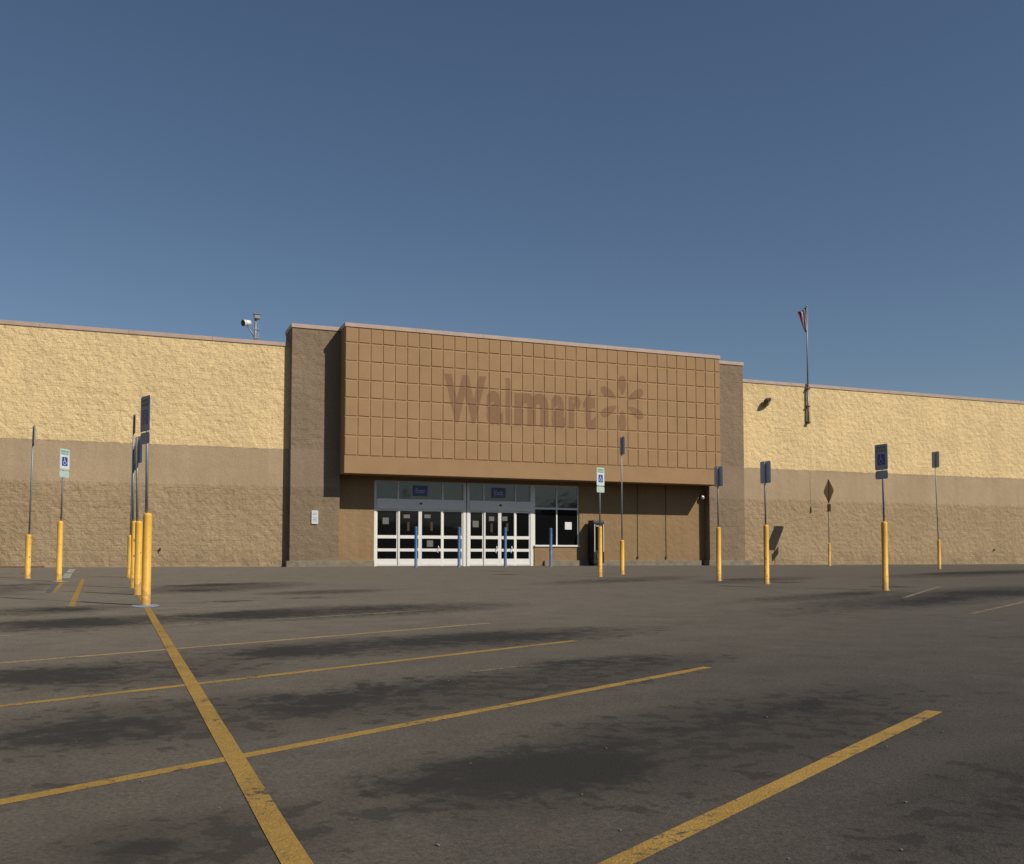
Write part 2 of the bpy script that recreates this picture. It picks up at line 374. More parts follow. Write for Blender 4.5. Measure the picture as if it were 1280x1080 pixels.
def lin(a, b, step):
    n = max(1, int(round((b - a) / step))); return [a + (b - a) * i / n for i in range(n)]
xs = [-500, -200, -80, -30, -16] + lin(-9, 26, .13) + lin(26, 50, .35) + [50, 56, 70, 100, 200, 500]
ys = [-500, -200, -60, -20, -5, 0] + lin(1.6, 12, .09) + lin(12, YW, .16) + [YW, YW + 20, YW + 80, 700]
bm = bmesh.new(); sl = bm.verts.layers.float.new('stain'); hl = bm.verts.layers.float.new('halo')
grid = []
for Y in ys:
    act = [s for s in st if abs(Y - s[1]) < s[4] + s[5]]
    hct = [s for s in ha if abs(Y - s[1]) < s[4] + s[5]]
    row = []
    for X in xs:
        v = bm.verts.new((X, Y, gz(Y)))
        f = 0.
        for cx, cy, dx, dy, L, wd, s_ in act:
            u = ((X - cx) * dx + (Y - cy) * dy) / L; t = (-(X - cx) * dy + (Y - cy) * dx) / wd
            r2 = u * u + t * t
            if r2 < 1: f = max(f, s_ * (1 - r2) ** 1.2)
        v[sl] = f; f = 0.
        for cx, cy, dx, dy, L, wd, s_ in hct:
            u = ((X - cx) * dx + (Y - cy) * dy) / L; t = (-(X - cx) * dy + (Y - cy) * dx) / wd
            r2 = u * u + t * t
            if r2 < 1: f = max(f, s_ * (1 - r2))
        v[hl] = f; row.append(v)
    grid.append(row)
for r0, r1 in zip(grid, grid[1:]):
    for i in range(len(xs) - 1): bm.faces.new((r0[i], r0[i + 1], r1[i + 1], r1[i]))
o = obj('ground', bm, 'asphalt'); o['kind'] = 'structure'

# ------------------------------------------------------------------ painted lines (one sheet each, 4 mm above what lies below)
def line(x0, y0, x1, y1, wid, mat, lift=.0014, ext0=0., ext1=0.):
    a, b = gnd(x0, y0), gnd(x1, y1); d = (b - a).normalized(); a = a - d * ext0; b = b + d * ext1
    nrm = Vector((-d.y, d.x, 0)).normalized() * wid / 2
    bm = bmesh.new(); n = max(2, int((b - a).length / .25)); prev = None
    for i in range(n + 1):
        p = a.lerp(b, i / n); j = .0012
        v = [bm.verts.new((p + nrm * s + Vector((random.uniform(-j, j), random.uniform(-j, j), 0))).xy.to_3d()) for s in (-1, 1)]
        for x in v: x.co.z = gz(x.co.y) + lift
        if prev: bm.faces.new((prev[0], v[0], v[1], prev[1]))
        prev = v
    o = obj('painted_line', bm, mat); o['kind'] = 'structure'; return o
LW = .084
line(160, 719, 371, 1080, LW, 'line', .003, 0, 3.0)
line(770, 1080, 1168, 889, LW, 'line', .0014, 3.0)
line(0, 1003, 885, 834, LW * .95, 'line', .0014, 4.)
line(0, 883, 718, 801, LW * .95, 'line', .0014, 4.)
line(0, 829, 612, 779, LW * .95, 'line_old', .0014, 4.)
line(0, 795, 530, 763, LW, 'line_ghost', .0014, 4.)
line(0, 774, 300, 757, LW, 'line_ghost', .0014, 3.)
line(89, 758, 104, 724, LW, 'line')
line(66, 741, 78, 728, LW, 'line')
line(1215, 767, 1290, 750, LW, 'line_ghost', .0014, 0, 4.)
line(1130, 747, 1175, 733, LW, 'line_ghost')
line(590, 840, 655, 832, LW * .8, 'line_ghost')
line(82, 722.5, 85.5, 717, .20, 'line_white'); line(87, 715.5, 90.5, 711.5, .20, 'line_white')
line(60.5, 741, 70.5, 729, .11, 'line_blue', .003)
def blot(x, y, rx, ry, mat, lift):
    g = gnd(x, y); bm = bmesh.new(); vs = []
    for i in range(28):
        a = 2 * math.pi * i / 28; r = 1 + .14 * noise.noise(Vector((math.cos(a) * 1.5, math.sin(a) * 1.5, x)))
        X, Y = g.x + rx * r * math.cos(a), g.y + ry * r * math.sin(a); vs.append(bm.verts.new((X, Y, gz(Y) + lift)))
    bm.faces.new(vs); o = obj('painted_spot', bm, mat); o['kind'] = 'structure'
blot(182, 757.5, .20, .42, 'line_pale', .005)
blot(75, 727, .17, .35, 'line_white', .005)

# ------------------------------------------------------------------ the store
store = thing('store_building', 'long single-storey superstore of yellow and brown block with a projecting tan tiled entrance fascia', 'building', (0, YW, 0))
def loc(bm):                          # parts are modelled in world space, the store empty sits at (0, YW, 0)
    bmesh.ops.translate(bm, verts=bm.verts, vec=(0, -YW, 0)); return bm
XL, XR = -70., 130.
THK = .4
def wing(x0, x1, rv):
    bm = bmesh.new(); box(bm, x0, x1, YW, YW + THK, G0, ZT - .16)
    a = obj('wall', loc(bm), 'wall', store)
    bm = bmesh.new()
    n = int((x1 - x0) / 3.05); st_ = (x1 - x0) / n
    for i in range(n):
        X = x0 + i * st_
        box(bm, X + .004, X + st_ - .004, YW - .035, YW + THK + .03, ZT - .16, ZT - .01 + .006 * (i % 2), .006)
    obj('coping', bm_shift(bm), 'coping', a)
    return a
def bm_shift(bm): return loc(bm)
wl = wing(XL, XP0 + .02, 0); wr = wing(XQ1 - .02, XR, 0)
# small dark fixtures on the wing walls
for w_, px, py in ((wl, 200, 686), (wr, 1242, 687)):
    P = on_y(px, py, YW); bm = bmesh.new(); tube(bm, P + Vector((0, .02, 0)), P + Vector((0, -.07, 0)), .035, .03, 12)
    tube(bm, P + Vector((0, -.05, -.005)), P + Vector((0, -.08, -.09)), .018, .016, 10)
    box(bm, P.x - .05, P.x + .05, P.y - .095, P.y - .08, P.z - .01, P.z + .012)
    obj('hose_tap', loc(bm), 'dark_metal', w_)
# roof, back and end walls
bm = bmesh.new(); box(bm, XL + .3, XR - .3, YW + THK, YW + 70, ZT - .9, ZT - .7); obj('roof', loc(bm), 'roof', store)
bm = bmesh.new(); box(bm, XL, XR, YW + 70, YW + 70.4, G0, ZT); obj('wall', loc(bm), 'wall', store)
for xa, xb in ((XL, XL + .3), (XR - .3, XR)):
    bm = bmesh.new(); box(bm, xa, xb, YW + THK, YW + 70, G0, ZT); obj('wall', loc(bm), 'wall', store)
# piers
for x0, x1 in ((XP0, XP1), (XQ0, XQ1)):
    bm = bmesh.new(); box(bm, x0, x1, YP, YW + 1.2, G0, ZBT - .17, .015)
    pr = obj('pier', loc(bm), 'pier', store)
    bm = bmesh.new(); box(bm, x0 - .03, x1 + .03, YP - .035, YW + 1.23, ZBT - .17, ZBT - .01, .006); obj('coping', loc(bm), 'coping', pr)
# fascia block
bm = bmesh.new(); box(bm, XB0, XB1, YB, YP - .003, ZBB, ZBT - .16, .004)
box(bm, XB0 + .9, XB1 - .9, YP - .003, YW + 1.0, ZBB + .05, ZBT - .25)
fa = obj('fascia', loc(bm), 'stucco', store)
bm = bmesh.new()
n = 6
for i in range(n):
    a, b = XB0 - .035 + (XB1 - XB0 + .07) * i / n, XB0 - .035 + (XB1 - XB0 + .07) * (i + 1) / n
    box(bm, a + .003, b - .003, YB - .04, YW + 1.03, ZBT - .16, ZBT, .006)
obj('coping', loc(bm), 'coping', fa)
# raised tiles: 35 columns, 7 rows, joints are real gaps
rows = [ZBT - .175] + [on_y(433, y, YB).z for y in (427.7, 450.7, 474.3, 496.7, 520., 544.3, 569.3)]
colx = [XB0 + (XB1 - XB0) * i / 34.6 for i in range(35)] + [XB1]
bm = bmesh.new(); gp = .017
TILT = .03
for r in range(7):
    for c_ in range(35):
        x0, x1 = colx[c_] + (gp if c_ else .0), colx[c_ + 1] - (gp if c_ < 34 else .0)
        z1, z0 = rows[r] - gp, rows[r + 1] + gp
        if c_ == 34: x1 = XB1
        if c_ == 0: x0 = XB0
        dz = [random.uniform(-.008, .008) for _ in range(4)]
        yo = YB - .025 + random.uniform(-.003, .003); ch = .022
        tz = random.uniform(-.004, .004); tx = random.uniform(-.003, .003)
        # flat face with chamfered edge down to the backing
        F = [(x0 + ch, z0 + ch + dz[0], yo - tz - tx), (x1 - ch, z0 + ch + dz[1], yo - tz + tx), (x1 - ch, z1 - ch + dz[2], yo + tz + tx), (x0 + ch, z1 - ch + dz[3], yo + tz - tx)]
        B = [(x0, z0 + dz[0]), (x1, z0 + dz[1]), (x1, z1 + dz[2]), (x0, z1 + dz[3])]
        fv = [bm.verts.new((a, y_, z_)) for a, z_, y_ in F]; bv = [bm.verts.new((a, YB - .001, z_)) for a, z_ in B]
        bm.faces.new(fv)
        for k in range(4): bm.faces.new((bv[k], bv[(k + 1) % 4], fv[(k + 1) % 4], fv[k]))
obj('tile_panel', loc(bm), 'stucco', fa)
# ghost of the removed letters and emblem
YG = YB - .036
bm = bmesh.new()
Zc0 = on_y(580, 529, YG).z; Zc1 = on_y(560, 467, YG).z
Vr, _ = text_mesh('W', .05); az, bz = min(v.y for v in Vr), max(v.y for v in Vr)
k_ = [0]
def gfn(x, z): return Vector((x, YG, z))
for ch, a, b in (('W', 555, 608), ('a', 608, 629), ('l', 632, 638.5), ('m', 643, 686), ('a', 689, 707.5), ('r', 711, 727), ('t', 729, 745)):
    b_ = bmesh.new()
    put_text(b_, ch, gfn, on_y(a, 510, YG).x, on_y(b, 510, YG).x, Zc0, Zc1, .05, ref=(az, bz))
    me = bpy.data.meshes.new('x'); b_.to_mesh(me); b_.free(); bm.from_mesh(me); bpy.data.meshes.remove(me)
obj('faded_lettering', loc(bm), 'ghost', fa)
bm = bmesh.new()
C = on_y(778, 503.5, YG)
for k in range(6):
    a = math.radians(90 + 60 * k); r0, r1 = .33 * K, 1.16 * K; pts = []
    for j in range(25):
        t = 2 * math.pi * j / 24 if j < 24 else 0
        if j == 24: continue
        u = (r0 + r1) / 2 + (r1 - r0) / 2 * math.cos(t); v_ = .19 * math.sin(t) * (1 + .35 * math.cos(t))
        pts.append((C.x + u * math.cos(a) - v_ * math.sin(a), C.z + u * math.sin(a) + v_ * math.cos(a)))
    bm.faces.new([bm.verts.new((x, YG, z)) for x, z in pts])
obj('faded_emblem', loc(bm), 'ghost', fa)

# recess wall with openings for doors and window
def Zd(y, x=470): return on_y(x, y, YD).z
def Xd(x, Y=None): return on_y(x, 660, Y or YD).x
ZD_T = Zd(600.3)
XD0, XD1, XD2, XD3, XW1 = Xd(466.8), Xd(582.), Xd(583.2), Xd(666.8), Xd(723)
ZW0 = on_y(700, 683.5, YD).z
bm = bmesh.new()
e = .0
box(bm, XP1 - .02, XD0, YR, YW + .9, G0, ZBB + .3)
box(bm, XW1, XQ0 + .02, YR, YW + .9, G0, ZBB + .3)
box(bm, XD0 + .0005, XW1 - .0005, YR + .001, YW + .9, ZD_T, ZBB + .3)
box(bm, XD3, XW1 - .0005, YR + .001, YW + .9, G0, ZW0)
rc = obj('wall', loc(bm), 'recess', store)
# conduits on recess wall
for px, y0, y1 in ((797.3, 612, 695), (832.8, 612, 695)):
    a = on_y(px, 690, YR - .02); zt = ZBB + .02; zb = on_y(px, y1, YR).z
    bm = bmesh.new(); tube(bm, (a.x, YR - .018, zb), (a.x, YR - .018, zt), .011, n=8)
    for zz in (1.2, 2.4): box(bm, a.x - .025, a.x + .025, YR - .032, YR - .001, zz, zz + .02)
    box(bm, a.x - .035, a.x + .035, YR - .06, YR - .002, zb - .12, zb, .004)
    obj('conduit', loc(bm), 'conduit', store)
# interior dark room behind glass
# sliding door sets
bars = [(668.9, 672.9), (685.6, 689.2)]
def doorset(xs_, leaf_notice, sign_x, sign_txt, sens_x):
    """xs_: pixel columns jamb|mullion|...|jamb"""
    jl, jr = xs_[0], xs_[-1]
    X0, X1 = Xd(jl[0]), Xd(jr[1])
    bm = bmesh.new()
    zt = ZD_T - .002; zh0, zh1 = Zd(636), Zd(623)
    box(bm, X0, Xd(jl[1]), YD - .06, YD + .06, -.02, zt - .03, .004); box(bm, Xd(jr[0]), X1, YD - .06, YD + .06, -.02, zt - .03, .004)
    box(bm, X0, X1, YD - .062, YD + .06, zt - .03, zt, .003)
    box(bm, Xd(jl[1]) + .001, Xd(jr[0]) - .001, YD - .10, YD + .05, zh0, zh1, .006)
    fr = obj('door_frame', loc(bm), 'white_alu', store)
    bm = bmesh.new(); P = Xd(sens_x); box(bm, P - .05, P + .05, YD - .135, YD - .102, zh1 - .22, zh1 - .15, .006)
    obj('door_sensor', loc(bm), 'black', fr)
    # transoms
    for (a, b) in zip(xs_, xs_[1:]):
        if b is xs_[2] and len(xs_) > 3: pass
    cols = [(xs_[0], xs_[1]), (xs_[1], xs_[3]), (xs_[3], xs_[4])]
    for a, b in cols:
        xa, xb = Xd(a[1]), Xd(b[0])
        bm = bmesh.new(); box(bm, xa + .001, xb - .001, YD - .01, YD + .005, zh1 + .001, zt - .031)
        tr_ = obj('transom_pane', loc(bm), 'transom', fr)
        if a is xs_[1]:
            cx = Xd(sign_x); w_ = .30 * K; zc_ = (zt + zh1) / 2 - .02
            bm = bmesh.new(); box(bm, cx - w_, cx + w_, YD - .045, YD - .02, zc_ - .20 * K, zc_ + .21 * K, .004)
            sg = obj('entrance_sign', loc(bm), 'blue_sign', fr)
            bm = bmesh.new(); put_text(bm, sign_txt, lambda x, z: Vector((x, YD - .048, z)), cx - w_ * .66, cx + w_ * .66, zc_ - .10, zc_ + .11, .012)
            obj('sign_lettering', loc(bm), 'blue_letter', fr)
    for mcol in (xs_[1], xs_[3]):
        bm = bmesh.new(); box(bm, Xd(mcol[0]) + .001, Xd(mcol[1]) - .001, YD - .05, YD + .05, zh1, zt - .031, .003); obj('mullion', loc(bm), 'white_alu', fr)
    # four leaves
    for i in range(4):
        a, b = xs_[i], xs_[i + 1]
        xa = Xd(a[1] if i == 0 else (a[0] + a[1]) / 2); xb = Xd(b[0] if i == 3 else (b[0] + b[1]) / 2)
        yo = YD - (.045 if i in (1, 2) else .005)
        lw = xb - xa; sw = .075 if i in (1, 2) else .06
        bm = bmesh.new()
        box(bm, xa + .002, xa + sw, yo - .022, yo + .022, .01, zh0 - .002, .003); box(bm, xb - sw, xb - .002, yo - .022, yo + .022, .01, zh0 - .002, .003)
        ia, ib = xa + sw - .004, xb - sw + .004
        box(bm, ia, ib, yo - .02, yo + .02, zh0 - .07, zh0 - .004, .003)
        for y0, y1 in bars: box(bm, ia, ib, yo - .028, yo + .02, Zd(y1), Zd(y0), .004)
        box(bm, ia, ib, yo - .02, yo + .02, .012, Zd(698.6), .004)
        box(bm, ia, ib, yo - .03, yo - .021, .05, Zd(703.5), .002)
        lf = obj('door_leaf', loc(bm), 'white_alu', store)
        bm = bmesh.new(); box(bm, ia + .002, ib - .002, yo - .004, yo + .004, Zd(698.6) + .001, zh0 - .071); obj('pane', loc(bm), 'glass', lf)
        for (nx, ny, nw, nh, mt) in leaf_notice[i]:
            P = on_y(nx, ny, YD); s_ = (x_px(nx)); 
            bm = bmesh.new(); box(bm, P.x - nw / 2 / s_, P.x + nw / 2 / s_, yo - .008, yo - .005, P.z - nh / 2 / s_, P.z + nh / 2 / s_)
            obj('notice', loc(bm), mt, lf)
        if i in (1, 2):
            hx = xb - sw - .10 if i == 1 else xb - sw - .14
            P = Vector((hx, yo - .05, Zd(686)))
            bm = bmesh.new(); box(bm, hx - .02, hx + .10, yo - .06, yo - .029, Zd(688) - .02, Zd(686) + .03, .01)
            tube(bm, (hx - .01, yo - .05, Zd(691)), (hx - .01, yo - .05, Zd(688)), .03, .02, 10); tube(bm, (hx + .03, yo - .05, Zd(686)), (hx + .02, yo - .05, Zd(682)), .03, .016, 10)
            obj('latch', loc(bm), 'white_alu', lf)
    return fr
def x_px(x): return (on_y(x, 600, YD).z - on_y(x, 700, YD).z) and 100 / (on_y(x, 600, YD).z - on_y(x, 700, YD).z)
doorset([(466.8, 469.8), (496.2, 498), (523, 526.2), (551.8, 553.6), (578.5, 582.)],
        [[(482, 651, 8, 8, 'paper_dim')], [(508, 645.5, 8, 4.5, 'paper_dim'), (510, 658, 3, 11, 'sticker')], [(534, 645.5, 8, 4.5, 'paper_dim'), (539, 658, 3, 11, 'sticker'), (537, 679.5, 8, 8, 'paper_dim')], []], 525, 'Enter', 525)
doorset([(583.2, 586.2), (603.4, 605), (622.6, 625.4), (643, 644.6), (662.4, 666.8)],
        [[(594.5, 655, 8, 8, 'paper_dim')], [(614, 648.5, 7, 5.5, 'paper_dim'), (614, 660, 3, 11, 'sticker')], [(630.5, 648.5, 7, 5.5, 'paper_dim'), (633.5, 659, 3, 10, 'sticker')], []], 623, 'Exit', 624.5)
# window beside the doors
bm = bmesh.new(); X0, X1 = XD3 + .003, XW1 - .002; xm = Xd(695.6); zt = ZD_T - .003; zb = ZW0 + .075; ztr = on_y(695, 636, YD).z
box(bm, X0, X0 + .06, YD - .04, YD + .04, zb, zt, .003); box(bm, X1 - .06, X1, YD - .04, YD + .04, zb, zt, .003)
box(bm, X0 + .061, X1 - .061, YD - .04, YD + .04, zt - .06, zt, .003); box(bm, xm - .03, xm + .03, YD - .038, YD + .038, zb, zt - .061, .003)
for a, b in ((X0 + .061, xm - .031), (xm + .031, X1 - .061)): box(bm, a, b, YD - .036, YD + .036, ztr - .04, ztr + .04, .003)
wf = obj('window', loc(bm), 'white_alu', store)
for a, b in ((X0 + .062, xm - .032), (xm + .032, X1 - .062)):
    bm = bmesh.new(); box(bm, a, b, YD - .005, YD + .005, ztr + .041, zt - .062); obj('pane', loc(bm), 'transom', wf)
    bm = bmesh.new(); box(bm, a, b, YD - .005, YD + .005, zb, ztr - .041); obj('pane', loc(bm), 'glass', wf)
bm = bmesh.new(); box(bm, X0 - .02 + .02, X1 - .004, YR - .05, YD + .05, ZW0 + .002, ZW0 + .074, .006); obj('sill', loc(bm), 'white_alu', wf)
P = on_y(710.3, 657.3, YD); s_ = x_px(710)
bm = bmesh.new(); box(bm, P.x - 4 / s_ * 1.15, P.x + 4 / s_ * 1.15, YD - .012, YD - .007, P.z - 4.6 / s_, P.z + 4.6 / s_); obj('notice', loc(bm), 'paper', wf)
# concrete footing that follows piers and recess
bm = bmesh.new(); zf = .235; pr = .11
xe = XP1 + pr
box(bm, XP0 - .13, xe, YP - pr, YW + .2, -.3, zf, .012)
box(bm, xe + .001, XD0 - .002, YR - pr, YR + .05, -.3, zf, .012)
obj('footing', loc(bm), 'concrete', store)
bm = bmesh.new()
box(bm, XD3 + .45, XQ0 - pr - .14, YR - pr, YR + .05, -.3, zf, .012)
box(bm, XQ0 - pr, XQ1 + .35, YP - pr, YW + .03, -.3, zf, .012)
obj('footing', loc(bm), 'concrete', store)
# pier notices / wall sign: flat plate
P0, P1 = on_y(389.3, 638, YP), on_y(397.4, 655, YP)
o = thing('wall_sign', 'small white rectangular sign fixed to the brown pier left of the doors', 'sign', (P0.x, YP, P1.z))
bm = bmesh.new(); prism(bm, rrect(P1.x - P0.x, P0.z - P1.z, .03, (P1.x - P0.x) / 2, (P0.z - P1.z) / 2), lambda u, v, t: Vector((u, t, v)), -.045, -.004); obj('sign_plate', bm, 'sign_white', o)
for k, f in enumerate((.80, .68, .45, .33, .22)):
    bm = bmesh.new(); box(bm, .05, P1.x - P0.x - .05 - .03 * (k % 2), -.048, -.0455, (P0.z - P1.z) * f - .008, (P0.z - P1.z) * f + .008)
    obj('sign_print', bm, 'paper_dim', o)

# red painted kerb at the foot of the left wing
bm = bmesh.new(); a = on_y(-40, 700, YW).x; b = on_y(56, 700, YW).x
box(bm, -40, b, YW - .16, YW - .004, -.1, .055, .01); o = obj('kerb', bm, 'red_kerb'); o['kind'] = 'structure'
bm = bmesh.new(); box(bm, b + .003, XP0 - .14, YW - .10, YW - .004, -.1, .025, .008); o = obj('kerb', bm, 'concrete'); o['kind'] = 'structure'
bm = bmesh.new(); box(bm, XQ1 + .36, 120, YW - .10, YW - .004, -.1, .03, .008); o = obj('kerb', bm, 'concrete'); o['kind'] = 'structure'

# ------------------------------------------------------------------ wall and roof fixtures
P = on_y(955, 503, YW)
o = thing('wall_floodlight', 'round dark floodlight on the yellow wall just right of the right pier', 'lamp', P)
bm = bmesh.new(); box(bm, .12, .24, -.05, 0, .06, .22, .01); tube(bm, (.18, -.04, .14), (.05, -.24, .05), .025, n=10); obj('bracket', bm, 'dark_metal', o)
d = Vector((.45, -.72, -.5)).normalized(); c0 = Vector((.02, -.22, .0))
bm = bmesh.new(); tube(bm, c0 - d * .14, c0 - d * .02, .10, .21, 24); tube(bm, c0 - d * .02, c0 + d * .06, .21, .24, 24); hs = obj('lamp_housing', bm, 'dark_metal', o, smooth=False)
bm = bmesh.new(); tube(bm, c0 + d * .061, c0 + d * .07, .20, n=24); obj('lens', bm, 'glass', hs)
bm = bmesh.new(); tube(bm, c0 + d * .11, c0 + d * .125, .06, .04, n=16); obj('bulb', bm, 'lamp_glass', hs)
# under-canopy lamp
P = on_y(876, 621.5, YR)
o = thing('wall_lamp', 'small pale round lamp under the right end of the entrance fascia', 'lamp', P)
bm = bmesh.new(); box(bm, -.08, .08, -.04, 0, -.09, .11, .01); obj('back_plate', bm, 'dark_metal', o)
bm = bmesh.new(); lathe(bm, [(.02, -.13), (.08, -.10), (.105, -.03), (.09, .04), (.04, .08)], 16, (0, -.15, 0)); obj('globe', bm, 'lamp_glass', o)
# roof lights
YF = YW + .55; P = on_y(319.2, 421, YF)
zb = ZT - .72
o = thing('roof_floodlight', 'roof-edge pipe carrying a white floodlight on a side arm and a small lamp on top', 'lamp', (P.x, YF, zb))
H = on_y(319, 394, YF).z - zb
bm = bmesh.new(); tube(bm, (0, 0, 0), (0, 0, H), .045, n=14); tube(bm, (.13, 0, .0), (.10, 0, H - .25), .012, n=8); box(bm, -.14, .14, -.14, .14, -.02, .02)
for zz in (.9, 1.25): box(bm, -.06, .14, -.06, .06, zz, zz + .04)
obj('pole', bm, 'galv', o)
bm = bmesh.new(); box(bm, -.07, .16, -.14, .12, H - .16, H + .02, .02); box(bm, -.10, .19, -.17, .12, H + .02, H + .045, .005); obj('top_lamp', bm, 'galv', o)
bm = bmesh.new(); tube(bm, (0, 0, zb * 0 + H - .95), (-.30, -.05, H - .52), .028, n=10); tube(bm, (-.30, -.05, H - .52), (-.34, -.05, H - .38), .022, n=8); obj('arm', bm, 'galv', o)
d = Vector((-.85, -.45, -.22)).normalized(); c0 = Vector((-.36, -.07, H - .36))
bm = bmesh.new(); tube(bm, c0 - d * .16, c0 + d * .10, .10, .135, 20); tube(bm, c0 + d * .10, c0 + d * .17, .135, .145, 20); hs = obj('lamp_housing', bm, 'lamp_white', o)
bm = bmesh.new(); tube(bm, c0 + d * .171, c0 + d * .18, .12, n=20); obj('lens', bm, 'glass', hs)

# flagpole bracketed to the right wing
YFL = YW - .11
B0 = on_y(1010.5, 530, YFL); T0 = on_y(1008.2, 384, YFL)
o = thing('flagpole', 'tall flagpole bracketed to the yellow wall with a furled striped flag at its top', 'flagpole', B0)
bm = bmesh.new(); tv = Vector((T0.x - B0.x, 0, T0.z - B0.z)); n1 = tv * .31
tube(bm, (0, 0, 0), n1, .062, .058, 16); tube(bm, n1, tv, .040, .026, 14); lathe(bm, [(.02, 0), (.05, .03), (.05, .07), (.01, .10)], 12, tv); obj('pole', bm, 'galv', o)
for f in (.015, .15, .30):
    q = tv * f; bm = bmesh.new(); box(bm, q.x - .08, q.x + .08, -.09, .08, q.z - .03, q.z + .03, .005); box(bm, q.x - .03, q.x + .03, .07, .22, q.z - .025, q.z + .025); box(bm, q.x - .09, q.x + .09, .205, .22, q.z - .12, q.z + .12); obj('bracket', bm, 'dark_metal', o)
zc = on_y(1013, 637, YW - .05).z - B0.z; xc = on_y(1013, 637, YW).x - B0.x
bm = bmesh.new()
pts = [Vector((tv.x + .07, -.03, tv.z - .05)), Vector((.09, -.04, 0)), Vector((xc + .02, .12, zc))]
for a, b in zip(pts, pts[1:]): tube(bm, a, b, .004, n=6)
obj('halyard', bm, 'rope', o)
bm = bmesh.new(); box(bm, xc - .03, xc + .07, .10, .21, zc - .03, zc + .05, .01); tube(bm, (xc + .02, .10, zc - .14), (xc + .02, .10, zc + .14), .022, n=8)
for k in range(5): tube(bm, (xc - .02 + .01 * k, .07, zc - .16), (xc + .05 - .01 * k, .08, zc + .16), .011, n=6)
obj('cleat', bm, 'dark_metal', o)
# furled flag: hanging folds, tapered to a point
bm = bmesh.new(); rnd = random.Random(3); zt_ = tv.z - .03; L = on_y(1008, 384, YFL).z - on_y(1008, 414, YFL).z
NU, NV = 40, 16; gridv = []
for j in range(NV + 1):
    t = j / NV; row = []
    for i in range(NU + 1):
        s_ = i / NU
        spread = .40 * (1 - t) ** .55 * (1 - .25 * math.sin(9 * s_ + 3)) + .04
        x = tv.x - .04 - s_ * spread + .02 * math.sin(s_ * 30 + t * 2)
        y = .10 * math.sin(s_ * 24 + 1.2 * t) * (.5 + .5 * (1 - t))
        z = zt_ - t * L * (.98) - .34 * s_ * (1 - t) * (1 - t) + .05 * math.sin(s_ * 17)
        row.append(bm.verts.new((x, y, z)))
    gridv.append(row)
for j in range(NV):
    for i in range(NU):
        f = bm.faces.new((gridv[j][i], gridv[j][i + 1], gridv[j + 1][i + 1], gridv[j + 1][i])); f.smooth = True
        f.material_index = 2 if (i < 8 and j < 5) or 24 < i < 28 else (i // 3) % 2
fl = obj('flag', bm, ['flag_red', 'flag_white', 'flag_blue'], o)
sd = fl.modifiers.new('s', 'SOLIDIFY'); sd.thickness = .008
bm = bmesh.new()

# ------------------------------------------------------------------ black kiosk by the wall
a = on_y(741.5, 680, YR); YK = YR - .72
x0 = on_y(742.5, 680, YK).x; zt = on_y(745, 650, YK).z
o = thing('kiosk', 'black upright kiosk with white edge strips by the wall right of the window', 'kiosk', (x0, YK, gz(YK)))
kw = .50; kd = .58
bm = bmesh.new(); prof = [(0, .12), (0, zt - .10), (.06, zt), (kd, zt), (kd, .12)]
A = []
for X in (0, kw):
    A.append([bm.verts.new((X, y_, z_)) for y_, z_ in prof])
bm.faces.new(A[0]); bm.faces.new(A[1][::-1])
for i in range(5): bm.faces.new((A[0][(i + 1) % 5], A[0][i], A[1][i], A[1][(i + 1) % 5]))
obj('cabinet', bm, 'black', o)
bm = bmesh.new(); box(bm, .05, kw - .05, .06, kd - .02, -.05, .119, .01); obj('base', bm, 'black', o)
for X in (.015, kw - .045):
    bm = bmesh.new(); box(bm, X, X + .03, -.022, -.002, .62, zt - .18, .004); obj('edge_strip', bm, 'white_alu', o)
bm = bmesh.new(); box(bm, .09, kw - .09, -.014, -.002, .70, zt - .25, .01); obj('front_panel', bm, 'glass', o)
bm = bmesh.new(); box(bm, .12, kw - .12, -.03, -.002, .30, .52, .01); obj('coin_tray', bm, 'dark_metal', o)

# ------------------------------------------------------------------ bollards and signs
def poles(g, bt, r, lean=(0, 0), mat='yellow_paint'):
    bm = bmesh.new()
    lathe(bm, [(r + .012, -.05), (r + .012, .012), (r, .018), (r, bt - .05), (r * .96, bt - .025), (r * .78, bt - .006), (r * .3, bt)], 28)
    return bm
BLUE = [(519.8, 712, 658), (573.8, 711.8, 659.2), (631.6, 711.6, 660), (688.6, 711.3, 660.2)]
BL = ['leftmost of the four blue bollards, before the meeting leaves of the wide sliding doors', 'second blue bollard from the left, at the right end of the wide sliding doors',
      'third blue bollard from the left, before the narrower sliding doors', 'rightmost of the four blue bollards, in front of the window and low wall']
proto = None
for (x, yb, yt), lb in zip(BLUE, BL):
    g = gnd(x, yb)
    g.y = YR - 2.3; r_ = ray(x, yb); g.x = r_.x * g.y / r_.y; g.z = gz(g.y)
    if proto is None:
        proto = tag(obj('bollard', poles(g, rise(g, yt), .062), 'blue_paint', None, g), lb, 'bollard', 'blue bollards in front of the entrance')
    else:
        o = proto.copy(); COL.objects.link(o); o.location = g; o['label'] = lb

